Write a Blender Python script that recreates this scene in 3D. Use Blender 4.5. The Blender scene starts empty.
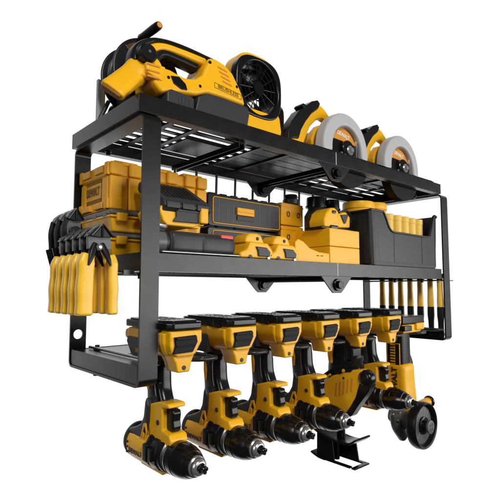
import bpy, bmesh, math, random
from mathutils import Vector, Matrix
random.seed(7)
S = bpy.context.scene
COL = S.collection
PI = math.pi

# ------------------------------------------------------------------ materials
def mat(name, col, rough=.4, metal=0., coat=0., bump=0., bscale=300., vary=.0, vscale=12., spec=.5, rvary=.0):
    m = bpy.data.materials.new(name); m.use_nodes = True
    nt = m.node_tree; b = nt.nodes['Principled BSDF']
    b.inputs['Base Color'].default_value = (*col, 1)
    b.inputs['Roughness'].default_value = rough
    b.inputs['Metallic'].default_value = metal
    b.inputs['Coat Weight'].default_value = coat
    b.inputs['Coat Roughness'].default_value = .12
    b.inputs['Specular IOR Level'].default_value = spec
    tc = nt.nodes.new('ShaderNodeTexCoord')
    if vary > 0:
        n = nt.nodes.new('ShaderNodeTexNoise'); n.inputs['Scale'].default_value = vscale; n.inputs['Detail'].default_value = 5
        nt.links.new(tc.outputs['Object'], n.inputs['Vector'])
        mx = nt.nodes.new('ShaderNodeMixRGB'); mx.blend_type = 'MIX'
        mx.inputs['Color1'].default_value = (*[c*(1-vary) for c in col], 1)
        mx.inputs['Color2'].default_value = (*[min(1, c*(1+vary)) for c in col], 1)
        nt.links.new(n.outputs['Fac'], mx.inputs['Fac']); nt.links.new(mx.outputs['Color'], b.inputs['Base Color'])
    if rvary > 0:
        n = nt.nodes.new('ShaderNodeTexNoise'); n.inputs['Scale'].default_value = 35; n.inputs['Detail'].default_value = 6
        nt.links.new(tc.outputs['Object'], n.inputs['Vector'])
        r = nt.nodes.new('ShaderNodeMapRange')
        r.inputs['To Min'].default_value = rough - rvary; r.inputs['To Max'].default_value = rough + rvary
        nt.links.new(n.outputs['Fac'], r.inputs['Value']); nt.links.new(r.outputs['Result'], b.inputs['Roughness'])
    if bump > 0:
        n = nt.nodes.new('ShaderNodeTexNoise'); n.inputs['Scale'].default_value = bscale; n.inputs['Detail'].default_value = 3
        nt.links.new(tc.outputs['Object'], n.inputs['Vector'])
        bp = nt.nodes.new('ShaderNodeBump'); bp.inputs['Strength'].default_value = bump; bp.inputs['Distance'].default_value = .001
        nt.links.new(n.outputs['Fac'], bp.inputs['Height']); nt.links.new(bp.outputs['Normal'], b.inputs['Normal'])
    return m
M = dict(
 steel=mat('black powder coated steel', (.006,.006,.0065), .25, 0, 0, .18, 1300, .2, 20, rvary=.06, spec=.42),
 wire=mat('black wire', (.022,.022,.023), .3),
 yellow=mat('yellow plastic', (.84,.430,.007), .33, 0, .0, .12, 500, .05, 25, rvary=.05, spec=.32),
 amber=mat('amber plastic', (.79,.365,.008), .42, 0, 0, .12, 500, .06, 25, rvary=.05, spec=.3),
 lemon=mat('pale yellow plastic', (.78,.50,.07), .42, 0, 0, .1, 500, .05),
 grip=mat('yellow rubber grip', (.90,.51,.020), .33, 0, .05, .15, 300, .07, 30),
 rubber=mat('black rubber', (.008,.008,.009), .32, 0, 0, .12, 700, rvary=.05, spec=.22),
 black=mat('black plastic', (.007,.007,.008), .22, 0, .06, .08, 400, spec=.3),
 grey=mat('charcoal plastic', (.030,.030,.032), .42, 0, 0, .12, 500, .1, 30, spec=.35),
 bin=mat('black bin plastic', (.020,.020,.021), .36, 0, 0, .12, 500, .1, 30, spec=.35),
 soot=mat('matt black guard', (.006,.006,.0065), .5, spec=.15),
 mid=mat('grey plastic', (.10,.10,.103), .38, 0, 0, .15, 500, .08),
 pale=mat('pale grey painted guard', (.43,.43,.44), .45, 0, 0, .15, 400, .05),
 chrome=mat('chrome', (.75,.75,.76), .13, 1.0),
 darkmetal=mat('dark metal', (.035,.035,.037), .3, 1.0, rvary=.06),
 gunmetal=mat('black chuck steel', (.045,.043,.042), .2, .85, .2, rvary=.05),
 nose=mat('chuck nose steel', (.66,.66,.67), .24, .85),
 silver=mat('brushed steel', (.42,.42,.43), .33, 1.0, rvary=.08),
 cable=mat('black cable', (.085,.085,.09), .3),
 tan=mat('tan painted post', (.62,.44,.20), .4),
 wood=mat('orange handle', (.92,.54,.07), .42, 0, 0, .15, 200, .10, 60),
 red=mat('red label', (.75,.04,.03), .4),
 ink=mat('black ink', (.018,.014,.008), .5),
 brownink=mat('faded brown ink', (.17,.085,.012), .6),
 white=mat('white print and seam light', (.75,.75,.72), .5),
 orange=mat('orange label', (.62,.26,.03), .38),
)
def glassy(name, col):
    m = mat(name, col, .12)
    m.node_tree.nodes['Principled BSDF'].inputs['Transmission Weight'].default_value = .55
    return m
M['smoke'] = glassy('smoked amber lid', (.30,.16,.05))

# ------------------------------------------------------------------ geometry
def V(*a): return Vector(a)
class G:
    def __init__(s): s.bm = bmesh.new()
    def add(s, t, mt=None):
        if mt is not None: bmesh.ops.transform(t, matrix=mt, verts=t.verts)
        me = bpy.data.meshes.new('tmp'); t.to_mesh(me); t.free(); s.bm.from_mesh(me); bpy.data.meshes.remove(me)
        return s
    def bev(s, t, b, seg=2, ang=30):
        if b <= 0: return
        es = [e for e in t.edges if len(e.link_faces) == 2 and e.calc_face_angle(0) > math.radians(ang)]
        if es: bmesh.ops.bevel(t, geom=es, offset=b, segments=seg, profile=.6, affect='EDGES', clamp_overlap=True)
    def box(s, x0, x1, y0, y1, z0, z1, b=.0015, seg=2, mt=None):
        t = bmesh.new(); bmesh.ops.create_cube(t, size=1)
        for v in t.verts:
            v.co = V(x0 if v.co.x < 0 else x1, y0 if v.co.y < 0 else y1, z0 if v.co.z < 0 else z1)
        s.bev(t, b, seg); return s.add(t, mt)
    def prism(s, pts, ax, a0, a1, b=.001, seg=2, mt=None, taper=0):
        t = bmesh.new()
        def P(p, a):
            return {'x': V(a, p[0], p[1]), 'y': V(p[0], a, p[1]), 'z': V(p[0], p[1], a)}[ax]
        lo = [t.verts.new(P(p, a0)) for p in pts]; hi = [t.verts.new(P(p, a1)) for p in pts]
        n = len(pts); t.faces.new(lo[::-1]); t.faces.new(hi)
        for i in range(n): t.faces.new((lo[i], lo[(i+1) % n], hi[(i+1) % n], hi[i]))
        bmesh.ops.recalc_face_normals(t, faces=t.faces)
        s.bev(t, b, seg, 20); return s.add(t, mt)
    def ringp(s, outer, inner, ax, a0, a1, b=.001, seg=2, mt=None):
        t = bmesh.new()
        def P(p, a):
            return {'x': V(a, p[0], p[1]), 'y': V(p[0], a, p[1]), 'z': V(p[0], p[1], a)}[ax]
        L = [[t.verts.new(P(p, a)) for p in pp] for a in (a0, a1) for pp in (outer, inner)]
        n = len(outer); o0, i0, o1, i1 = L
        for k in range(n):
            j = (k+1) % n
            t.faces.new((o0[k], o0[j], i0[j], i0[k])); t.faces.new((o1[k], i1[k], i1[j], o1[j]))
            t.faces.new((o0[k], o1[k], o1[j], o0[j])); t.faces.new((i0[k], i0[j], i1[j], i1[k]))
        bmesh.ops.recalc_face_normals(t, faces=t.faces)
        s.bev(t, b, seg, 50); return s.add(t, mt)
    def lathe(s, prof, o, axis, seg=32, sq=None, mt=None):
        t = bmesh.new(); a = Vector(axis).normalized()
        u = a.orthogonal().normalized(); w = a.cross(u); o = Vector(o); rows = []
        for (h, r) in prof:
            if r <= 1e-6: rows.append([t.verts.new(o + a*h)])
            else: rows.append([t.verts.new(o + a*h + (u*math.cos(2*PI*k/seg) + w*math.sin(2*PI*k/seg))*r) for k in range(seg)])
        for A, B in zip(rows, rows[1:]):
            for k in range(seg):
                j = (k+1) % seg
                f = [A[k % len(A)], A[j % len(A)], B[j % len(B)], B[k % len(B)]]
                f = list(dict.fromkeys(f))
                if len(f) > 2: t.faces.new(f)
        for R in (rows[0], rows[-1]):
            if len(R) > 1: t.faces.new(R)
        bmesh.ops.recalc_face_normals(t, faces=t.faces); return s.add(t, mt)
    def cyl(s, a, b, r, seg=20, c=.0008, r2=None):
        a = Vector(a); b = Vector(b); h = (b-a).length; r2 = r if r2 is None else r2
        c = min(c, r*.4, h*.3)
        return s.lathe([(0, 0), (0, r-c), (c, r), (h-c, r2), (h, r2-c), (h, 0)], a, b-a, seg)
    def sweep(s, pts, n=3., seg=20, sub=5, up=(1, 0, 0), closed=False):
        """pts: (pos, half_across, half_up): superellipse section, up = direction of half_up"""
        P = []
        N = len(pts)
        rng = range(N if closed else N-1)
        for i in rng:
            q = [pts[(i+d) % N] if closed else pts[min(max(i+d, 0), N-1)] for d in (-1, 0, 1, 2)]
            for k in range(sub):
                t = k/sub
                def cr(a, b, c, d): return .5*((2*b) + (-a+c)*t + (2*a-5*b+4*c-d)*t*t + (-a+3*b-3*c+d)*t**3)
                pos = Vector([cr(*[Vector(x[0])[j] for x in q]) for j in range(3)])
                P.append((pos, max(1e-4, q[1][1]+(q[2][1]-q[1][1])*t), max(1e-4, q[1][2]+(q[2][2]-q[1][2])*t)))
        if not closed: P.append((Vector(pts[-1][0]), pts[-1][1], pts[-1][2]))
        if not closed:   # softly closed ends
            def shrink(p, d, f, e): return (p[0]+d*e, p[1]*f, p[2]*f)
            d0 = (P[0][0]-P[1][0]).normalized(); d1 = (P[-1][0]-P[-2][0]).normalized()
            e0 = min(P[0][1], P[0][2])*.35; e1 = min(P[-1][1], P[-1][2])*.35
            P = [shrink(P[0], d0, .72, e0), shrink(P[0], d0, .92, e0*.6)] + P + [shrink(P[-1], d1, .92, e1*.6), shrink(P[-1], d1, .72, e1)]
        t = bmesh.new(); rows = []; up = Vector(up).normalized(); m = len(P)
        for i, (pos, a, b) in enumerate(P):
            if closed: tan = P[(i+1) % m][0]-P[i-1][0]
            else: tan = P[min(i+1, m-1)][0]-P[max(i-1, 0)][0]
            tan.normalize(); w = up - tan*up.dot(tan)
            if w.length < 1e-4: w = tan.orthogonal()
            w.normalize(); v = tan.cross(w)
            row = []
            for k in range(seg):
                th = 2*PI*k/seg; c, sn = math.cos(th), math.sin(th)
                row.append(t.verts.new(pos + v*a*math.copysign(abs(c)**(2/n), c) + w*b*math.copysign(abs(sn)**(2/n), sn)))
            rows.append(row)
        R = range(m if closed else m-1)
        for i in R:
            A, B = rows[i], rows[(i+1) % m]
            for k in range(seg): t.faces.new((A[k], A[(k+1) % seg], B[(k+1) % seg], B[k]))
        if not closed: t.faces.new(rows[0]); t.faces.new(rows[-1])
        bmesh.ops.recalc_face_normals(t, faces=t.faces); return s.add(t)
    def tube(s, pts, r, seg=10, sub=5, closed=False):
        t0 = [(p, r, r) for p in pts]
        up = (0, 0, 1) if all(abs(Vector(a[0]).z-Vector(b[0]).z) < (Vector(a[0])-Vector(b[0])).length*.8 for a, b in zip(t0, t0[1:])) else (.31, .95, .02)
        return s.sweep(t0, 2., seg, sub, up, closed)
    def rod(s, pts, r, seg=8):
        for a, b in zip(pts, pts[1:]): s.cyl(a, b, r, seg)
        return s
def circ(cx, cy, r, n=32, a0=0, a1=2*PI, ry=None):
    ry = ry or r; full = abs(a1-a0-2*PI) < 1e-6
    return [(cx+r*math.cos(a0+(a1-a0)*k/(n if full else n-1)), cy+ry*math.sin(a0+(a1-a0)*k/(n if full else n-1))) for k in range(n)]
def rrect(x0, x1, y0, y1, r, n=8):
    out = []
    for (cx, cy, a) in ((x1-r, y1-r, 0), (x0+r, y1-r, PI/2), (x0+r, y0+r, PI), (x1-r, y0+r, 1.5*PI)):
        out += [(cx+r*math.cos(a+PI/2*k/(n-1)), cy+r*math.sin(a+PI/2*k/(n-1))) for k in range(n)]
    return out

def root(name, label, cat, loc, group=None):
    o = bpy.data.objects.new(name, None); COL.objects.link(o); o.location = loc
    o.empty_display_size = .02; o['label'] = label; o['category'] = cat
    if group: o['group'] = group
    return o
def origin(o):
    v = Vector((0, 0, 0))
    while o: v = v + o.location; o = o.parent
    return v
def part(name, g, m, parent=None, label=None):
    bm = g.bm
    if parent: bmesh.ops.translate(bm, vec=-origin(parent), verts=bm.verts)
    for f in bm.faces: f.smooth = True
    for e in bm.edges:
        e.smooth = not (len(e.link_faces) == 2 and e.calc_face_angle(0) > math.radians(38))
    me = bpy.data.meshes.new(name); bm.to_mesh(me); bm.free(); me.materials.append(M[m] if isinstance(m, str) else m)
    o = bpy.data.objects.new(name, me); COL.objects.link(o); o.parent = parent
    wn = o.modifiers.new('normals', 'WEIGHTED_NORMAL'); wn.keep_sharp = True; wn.weight = 80
    if label: o['label'] = label
    return o
def single(name, g, m, label, cat, group=None):
    o = part(name, g, m); o['label'] = label; o['category'] = cat
    if group: o['group'] = group
    return o
def text(s, size, loc, xdir, ydir, m, parent, name='lettering', depth=.0006, squeeze=1., bold=.0):
    """lettering as mesh: xdir = reading direction, ydir = up of the letters"""
    cu = bpy.data.curves.new('t', 'FONT'); cu.body = s; cu.size = size; cu.extrude = depth/2; cu.align_x = 'CENTER'; cu.align_y = 'CENTER'
    cu.offset = bold; cu.resolution_u = 3
    o = bpy.data.objects.new('t', cu); COL.objects.link(o); bpy.context.view_layer.update()
    me = bpy.data.meshes.new_from_object(o.evaluated_get(bpy.context.evaluated_depsgraph_get()))
    bpy.data.objects.remove(o); bpy.data.curves.remove(cu)
    X = Vector(xdir).normalized(); Y = Vector(ydir).normalized(); Z = X.cross(Y)
    R = Matrix((X*squeeze, Y, Z)).transposed().to_4x4(); R.translation = Vector(loc)
    g = G(); g.bm.from_mesh(me); bpy.data.meshes.remove(me); bmesh.ops.transform(g.bm, matrix=R, verts=g.bm.verts)
    return part(name, g, m, parent)
def kids(o): return [c for c in bpy.data.objects if c.parent == o]
def dup(o, dx, label, group=None, rot=None):
    def rec(a, par):
        c = a.copy(); COL.objects.link(c); c.parent = par
        for k in kids(a): rec(k, c)
        return c
    c = rec(o, None); c.location = o.location + Vector(dx); c['label'] = label
    if group: c['group'] = group
    if rot: c.rotation_euler = rot
    return c

# ================================================================== RACK
H = .0295; D = .279; ZM = -.2546; ZB = -.4634; ZT = -.430
rack = root('tool_rack', 'long black steel wall rack with two shelves over a slotted tool tray', 'rack', (.5, D, ZB))
def shelf_body(z, x0, x1):
    g = G(); w = .0022
    g.box(x0, .4990, 0, w, z-H, z, .0004); g.box(.5010, x1, 0, w, z-H, z, .0006)      # front flange in two halves
    g.box(x0, x0+w, w, D-w, z-H, z, .0006); g.box(x1-w, x1, w, D-w, z-H, z, .0006)
    g.box(x0, x1, D-w, D, z-H, z, .0006)
    f = .018; zf = z-.0225
    for (a, b, c, d) in ((x0+w, x1-w, w, f), (x0+w, x1-w, D-f, D-w)): g.box(a, b, c, d, z-H, z-H+.002, .0004)
    for (a, b, c, d) in ((x0+w, x0+f, f, D-f), (x1-f, x1-w, f, D-f)): g.box(a, b, c, d, z-H, z-H+.002, .0004)
    return g
g = shelf_body(0, 0, 1.0); part('top_shelf', g, 'steel', rack)
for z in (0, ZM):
    g = G(); g.box(.4991, .5009, .0004, .0016, z-H+.0003, z-.0003, 0); part('seam_light_strip', g, 'white', rack)  # white strip painting in the light that shows through the joint gap
g = G()
for (y, hh) in ((.072, .006), (.098, .008), (.128, .006), (.160, .009), (.192, .006), (.224, .008), (.254, .010)): g.box(.003, .335, y-hh, y+hh, -.0035, -.001, .0005)
for (y, hh) in ((.076, .012), (.108, .017), (.145, .017), (.184, .018), (.222, .017), (.255, .012)): g.box(.337, .645, y-hh, y+hh, -.0035, -.001, .0005)
for (y, hh) in ((.076, .012), (.106, .014), (.140, .009), (.170, .014), (.210, .009), (.250, .015)): g.box(.647, .997, y-hh, y+hh, -.0035, -.001, .0005)
for x in [.055, .105, .160, .285, .336, .42, .646, .70, .80, .90]: g.box(x-.006, x+.006, .060, D-.003, -.0075, -.0045, .0005)
g.box(.170, .300, .120, .215, -.0105, -.0078, .0008)
part('slatted_deck', g, 'steel', rack)
g = shelf_body(ZM, .0075, .988); part('middle_shelf', g, 'steel', rack)
g = G()
for y in [.014, .044, .074, .104, .134, .164, .194, .224, .254]: g.box(.011, .984, y-.0115, y+.0115, ZM-.004, ZM-.0015, .0005)
for x in [.1, .3, .7, .9]: g.box(x-.008, x+.008, .004, D-.004, ZM-.0085, ZM-.005, .0005)
part('slatted_deck', g, 'steel', rack)
# cross braces under the shelves, with the joint brackets
for z, lab in ((0, 'top'), (ZM, 'mid')):
    for x in (.232, .5):
        g = G(); g.box(x-.008, x+.008, .019, D-.019, z-H-.001, z-H+.001, .0004); g.box(x+.0045, x+.0068, .019, D-.019, z-H-.012, z-H-.0012, .0004)
        g.box(x-.0085, x-.0062, .019, D-.019, z-H-.010, z-H-.0012, .0004)
        if x == .5 or z == 0: part('cross_brace', g, 'steel', rack)
def bracket(x, y, z, w=.056, h=.038, sgn=1):
    g = G(); pts = [(x-w, z), (x+w, z), (x+w*.42, z-h*.82), (x+w*.26, z-h), (x-w*.26, z-h), (x-w*.42, z-h*.82)]
    g.prism(pts, 'y', y, y+.003, .0009)
    b = part('joint_bracket', g, 'steel', rack)
    g = G()
    g.cyl((x, y, z-h*.52), (x, y-.004, z-h*.52), .0135, 28); g.cyl((x, y-.004, z-h*.52), (x, y-.0105, z-h*.52), .009, 6, .0008)
    g.cyl((x+.018, y, z-h*.52), (x+.018, y-.003, z-h*.52), .0055, 16)
    part('bolt', g, 'darkmetal', b)
for z in (-H+.0005, ZM-H+.0005):
    bracket(.5, .003, z); bracket(.5, .250, z)
# end frames: bent flat bar
def frame(x0, x1, hole=False):
    t, r = .0042, .013; y0, y1, z0, z1 = -.0044, D+.0002, ZB, -H-.0006
    g = G()
    o = rrect(y0, y1, z0, z1, r, 8); i = rrect(y0+t, y1-t, z0+t, z1-t, r-t, 8)
    if not hole:
        g.ringp(o, i, 'x', x0, x1, .0005, 1)
    else:   # back post is opened around a round fixing hole
        zc = -.402; h = (x1-x0)/2
        # open the ring between the two back corners and close it with straight plates
        t_ = bmesh.new(); n = len(o)
        # drop the back (y1) straight segment: between index n-1 (bottom right corner end) and 0
        L = [[t_.verts.new(V(a, p[0], p[1])) for p in pp] for a in (x0, x1) for pp in (o, i)]
        o0, i0, o1, i1 = L
        for k in range(n-1):
            j = k+1
            t_.faces.new((o0[k], o0[j], i0[j], i0[k])); t_.faces.new((o1[k], i1[k], i1[j], o1[j]))
            t_.faces.new((o0[k], o1[k], o1[j], o0[j])); t_.faces.new((i0[k], i0[j], i1[j], i1[k]))
        bmesh.ops.recalc_face_normals(t_, faces=t_.faces); g.add(t_)
        zt, zb = o[0][1], o[-1][1]
        g.box(x0, x1, y1-t, y1, zc+h, zt, 0); g.box(x0, x1, y1-t, y1, zb, zc-h, 0)
        rect = []; cx = (x0+x1)/2; N = 32
        for k in range(N):
            a = 2*PI*k/N; c, s_ = math.cos(a), math.sin(a); m_ = 1/max(abs(c)/((x1-x0)/2), abs(s_)/h)
            rect.append((cx+c*m_, zc+s_*m_))
        g.ringp(rect, circ(cx, zc, .0095, N), 'y', y1-t, y1, 0)
    return g
part('end_frame', frame(.0064, .0385, True), 'steel', rack); part('end_frame', frame(.994, 1.030), 'steel', rack)
# lower tray: flanged ends, back flange, rear sheet and tongues between the slots
g = G(); x0, x1 = .0385+.0006, .9914
g.box(x0-.031, x0-.029, .004, D-.0046, ZB+.0046, ZT, .0004); g.box(x1-.002, x1, .0, D-.003, ZB+.0046, ZT, .0004)
g.box(x0-.029, x1, D-.0062, D-.0046, ZB+.0046, ZT, .0004)
g.box(x0-.029, x1-.002, .150, D-.0064, ZT-.003, ZT-.001, .0004)
g.box(x0-.029, .045, .0005, .150, ZT-.003, ZT-.001, .0004)
part('lower_tray', g, 'steel', rack)
g = G(); g.tube([(.0415, .01, ZT+.003), (.0415, .14, ZT+.003), (.0415, .262, ZT+.003)], .0028, 10); part('rim_highlight_rod', g, 'silver', rack)  # silver rod painting in the white reflection along the tray's inner rim
for k in range(8):
    xc = .135+.12*k; a, b = xc-.026, xc+.026
    if b > .985: a, b = .955, .984
    g = G(); g.box(a+.002, b-.002, .034, .150, ZT-.0035, ZT-.0018, .0004)
    g.tube([(a, .148, ZT-.001), (a, .09, ZT-.001), (a, .02, ZT-.001), (a+.003, .004, ZT-.0005), (a+.012, -.006, ZT), ((a+b)/2, -.008, ZT), (b-.012, -.006, ZT), (b-.003, .004, ZT-.0005), (b, .02, ZT-.001), (b, .09, ZT-.001), (b, .148, ZT-.001)], .0036, 10)
    part('tray_tongue', g, 'wire', rack)
# back wires
for k in range(13):
    x = .176+.0613*k
    g = G(); g.tube([(x, D-.012, -H+.004), (x, D-.010, -.10), (x, D-.010, -.20), (x, D-.012, ZM-.02)], .0032, 8, 2)
    part('back_wire', g, 'mid', rack)
for zz in (-.215,):
    g = G(); g.rod([(.04, D-.014, zz), (.99, D-.014, zz)], .002); part('back_rail', g, 'wire', rack)
# fixing bolts under the corners
for (x, y, z) in ((.062, .10, ZM-H), (.955, .06, -H), (.90, .10, ZM-H), (.965, .05, ZM-H), (.06, .03, ZB), (.028, .20, ZB), (.06, .24, -H)):
    g = G(); g.cyl((x, y, z), (x, y, z-.0035), .0065, 16); g.cyl((x, y, z-.0035), (x, y, z-.010), .0045, 6, .0005)
    part('bolt', g, 'darkmetal', rack)
for (x, y) in ((.045, .02), (.045, .235)):
    g = G(); g.cyl((x, y, ZT-.001), (x, y, ZT+.004), .0075, 6, .0008); g.cyl((x, y, ZT+.004), (x, y, ZT+.009), .0045, 12); part('bolt', g, 'wire', rack)
# rails at both ends that carry the hanging hand tools
g = G(); g.rod([(1.012, -.002, ZM-H-.004), (1.055, -.002, ZM-H-.004)], .0016); g.rod([(1.010, .0, ZM-H-.004), (1.010, D-.006, ZM-H-.004)], .0022); g.rod([(.985, .006, ZM-H-.004), (.985, D-.006, ZM-H-.004)], .0022)
part('side_rail', g, 'silver', rack)
g = G()
g.rod([(-.012, .035, -.284), (-.012, .262, -.284), (.0035, .262, -.284)], .0022); g.rod([(-.012, .035, -.284), (.008, .035, -.284)], .0022)
g.box(-.012, .0065, .016, .022, -.290, -.282, .0006)
part('side_rail', g, 'wire', rack)

# ================================================================== DRILLS
def battery(par, x, z=ZT, with_text=True):
    g = G()
    g.prism([(x-.030, z+.052), (x+.030, z+.052), (x+.030, z+.034), (x+.018, z+.015), (x+.012, z+.012), (x-.016, z+.012), (x-.026, z+.018), (x-.030, z+.028)], 'y', -.030, .000, .003, 3)
    g.prism([(x-.0335, z+.050), (x+.0335, z+.050), (x+.0335, z+.036), (x+.026, z+.018), (x+.016, z+.008), (x-.016, z+.008), (x-.027, z+.016), (x-.0335, z+.032)], 'y', -.016, .036, .005, 4)
    g.prism([(x-.033, z+.052), (x+.033, z+.052), (x+.033, z+.036), (x+.026, z+.026), (x-.026, z+.026), (x-.033, z+.036)], 'y', .030, .104, .004, 3)
    g.prism([(x-.023, z+.014), (x+.020, z+.014), (x+.014, z+.002), (x+.0105, z-.0135), (x-.0120, z-.0135), (x-.016, z+.001)], 'y', -.0245, .012, .0035, 4)
    g.sweep([((x-.026, .112, z+.040), .011, .009), ((x+.026, .112, z+.040), .011, .009)], 2.6, 20, 3, (0, 0, 1))
    b = part('battery', g, 'yellow', par)
    g = G()
    g.prism([(x-.034, -.022), (x-.026, -.033), (x+.026, -.033), (x+.034, -.022), (x+.034, .108), (x+.027, .122), (x-.027, .122), (x-.034, .108)], 'z', z+.0535, z+.0655, .003, 3)
    g.prism([(x-.030, -.010), (x-.022, -.026), (x+.022, -.026), (x+.030, -.010), (x+.030, .10), (x+.024, .112), (x-.024, .112), (x-.030, .10)], 'z', z+.0650, z+.0682, .0015, 2)
    for sx in (-1, 1):
        g.box(x+sx*.034-.0015, x+sx*.034+.0015, -.004, .014, z+.051, z+.064, .001); g.box(x+sx*.034-.0012, x+sx*.034+.0012, .030, .085, z+.0535, z+.060, .0008)
    part('cover', g, 'black', b)
    g = G()
    for i in range(9):
        for k in range(5):
            if random.random() < .72: g.box(x-.022+.009*k, x-.022+.009*k+random.uniform(.003, .0065), .002+.009*i, .006+.009*i, z+.0680, z+.0688, .0002, 1)
    part('printed_notes', g, 'mid', b)
    g = G(); g.prism([(x-.024, z+.043), (x+.0170, z+.0445), (x+.0195, z+.034), (x+.0105, z+.0185), (x-.026, z+.0175), (x-.022, z+.030)], 'y', -.0335, -.028, .0015, 3)
    g.box(x-.022, x+.0160, -.0365, -.0325, z+.0385, z+.0425, .0009); g.box(x-.021, x+.0145, -.0355, -.033, z+.0280, z+.030, .0006)
    part('latch', g, 'soot', b)
    pts = [(.030, z+.036), (.102, z+.037), (.106, z+.028), (.088, z+.006), (.034, z+.004)]
    for sx in (-1, 1):
        g = G(); a_ = sorted((x+sx*.034, x+sx*.016)); g.prism(pts, 'x', a_[0], a_[1], .0015)
        part('side_panel', g, 'grey', b)
    g = G(); g.cyl((x-.001, -.0236, z-.006), (x-.001, -.0256, z-.006), .0036, 16, .0003); part('screw_hole', g, 'ink', b)
    if with_text: text('XR', .010, (x-.0345, .066, z+.015), (0, -1, 0), (0, 0, 1), 'yellow', b)
    return b
def make_drill():
    x = .075; W = lambda z: z
    r = root('cordless_drill', '', 'drill', (x, .03, ZT), 'cordless drills hanging grip-up in the tray')
    battery(r, x)
    # grip
    g = G()
    g.sweep([((x, .056, -.431), .026, .0155), ((x, .060, -.445), .0185, .0135), ((x, .060, -.465), .0175, .0130), ((x, .057, -.486), .0185, .0135), ((x, .052, -.506), .021, .0155)], 2.8, 24, 5)
    part('grip', g, 'grey', r)
    g = G()
    g.sweep([((x, .040, -.436), .0105, .0118), ((x, .040, -.455), .0115, .0140), ((x, .038, -.478), .0115, .0140), ((x, .030, -.499), .0125, .0140)], 2.6, 20, 4)
    part('grip_front', g, 'black', r)
    for s_ in (-1, 1):
        g = G(); g.sweep([((x+s_*.0126, .067, -.446), .0032, .0022), ((x+s_*.0131, .065, -.462), .0042, .003), ((x+s_*.0132, .064, -.480), .002, .0022)], 2.5, 12, 4)
        part('grip_inlay', g, 'amber', r)
    # body
    g = G()
    g.prism([(.054, -.503), (.022, -.494), (-.004, -.494), (-.006, -.501), (.014, -.504), (.013, -.538), (-.008, -.541), (-.013, -.550), (-.010, -.566),
             (.0, -.595), (.06, -.600), (.075, -.580), (.066, -.545), (.056, -.530)], 'x', x-.0165, x+.0165, .004, 3)
    g.lathe([(0, 0), (0, .020), (.004, .026), (.012, .0290), (.05, .0295), (.078, .0295), (.09, .028)], (x, .120, -.579), (0, -1, 0), 40)
    g.prism([(.095, -.604), (.088, -.611), (.020, -.611), (.012, -.604)], 'x', x-.011, x+.011, .003, 3)
    body = part('body', g, 'yellow', r)
    # charcoal overmould over the motor end
    g = G()
    ov = [(0.056, -0.492), (0.049, -0.505), (0.051, -0.53), (0.0574, -0.552), (0.0601, -0.574), (0.0684, -0.574), (0.0795, -0.566), (0.0946, -0.562), (0.1112, -0.566), (0.1181, -0.576), (0.1233, -0.59), (0.1253, -0.575), (0.1222, -0.562), (0.1112, -0.553), (0.0898, -0.546), (0.0726, -0.538), (0.0636, -0.524), (0.0595, -0.5)]
    g.prism(ov, 'x', x-.0225, x+.0225, .004, 3)
    g.lathe([(0, 0), (0, .019), (.004, .026), (.007, .0298), (.009, .0300)], (x, .1225, -.577), (0, -1, 0), 40)
    g.lathe([(0, .0295), (.001, .0298), (.006, .0298), (.007, .0293)], (x, .119, -.5765), (0, -1, 0), 40)
    part('overmould', g, 'grey', r)
    g = G()
    for k in range(3):
        for s_ in (-1, 1): g.cyl((x+s_*.028, .104, -.574-.0080*k), (x+s_*.0312, .104, -.572-.0085*k), .0018, 10, .0003)
    for s_ in (-1, 1): g.cyl((x+s_*.016, .026, -.528), (x+s_*.0176, .026, -.528), .0042, 16, .0004)
    part('vent_holes', g, 'ink', body)
    for s_ in (-1, 1):
        xa, xb = sorted((x+s_*.022, x+s_*.0240)); g = G(); q = -.0265
        g.ringp([(.098+q, -.578), (.088+q, -.580), (.0745+q, -.547), (.079+q, -.533), (.087+q, -.535), (.099+q, -.566)], [(.0950+q, -.573), (.0895+q, -.574), (.0785+q, -.548), (.0815+q, -.540), (.085+q, -.5405), (.095+q, -.564)], 'x', xa, xb, .0005, 1)
        g.prism([(.0920+q, -.562), (.087+q, -.564), (.083+q, -.552), (.088+q, -.549)], 'x', xa, xb, .0004, 1)
        part('emblem', g, 'amber', r)
    text('DEWALT', .0112, (x-.0293, .0770, -.5850), (0, -1, .03), (0, 0, 1), 'ink', body, bold=.0004)
    # trigger
    g = G(); g.prism([(.018, -.504), (-.004, -.505), (-.0065, -.510), (-.0045, -.522), (-.007, -.532), (-.004, -.5390), (.018, -.5395)], 'x', x-.0075, x+.0075, .0022, 3)
    part('trigger', g, 'black', r)
    # gearbox collar and chuck
    g = G()
    o = (x, .050, -.577)
    g.lathe([(0, 0), (0, .0285), (.003, .0308), (.009, .0312), (.014, .0300), (.016, .0285), (.018, .0285), (.020, .0295), (.034, .0290), (.036, .0272), (.039, .0272), (.040, .0280), (.046, .0275), (.047, 0)], o, (0, -1, 0), 48)
    for k in range(14):
        a = 2*PI*k/14; c, s_ = math.cos(a), math.sin(a)
        g.cyl((x+c*.0278, .031, -.577+s_*.0278), (x+c*.0275, .016, -.577+s_*.0275), .0022, 8)
    g.box(x-.0325, x-.025, .034, .048, -.590, -.562, .003, 3); g.box(x-.0325, x-.026, .020, .030, -.586, -.566, .002, 3); g.box(x-.009, x+.009, .010, .046, -.553, -.541, .003)
    part('torque_collar', g, 'rubber', r)
    g = G(); g.lathe([(0, .0240), (0, .0262), (.0015, .0266), (.003, .0240), (.006, .0240)], (x, .003, -.577), (0, -1, 0), 48); part('collar_ring', g, 'silver', r)
    g = G()
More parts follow.
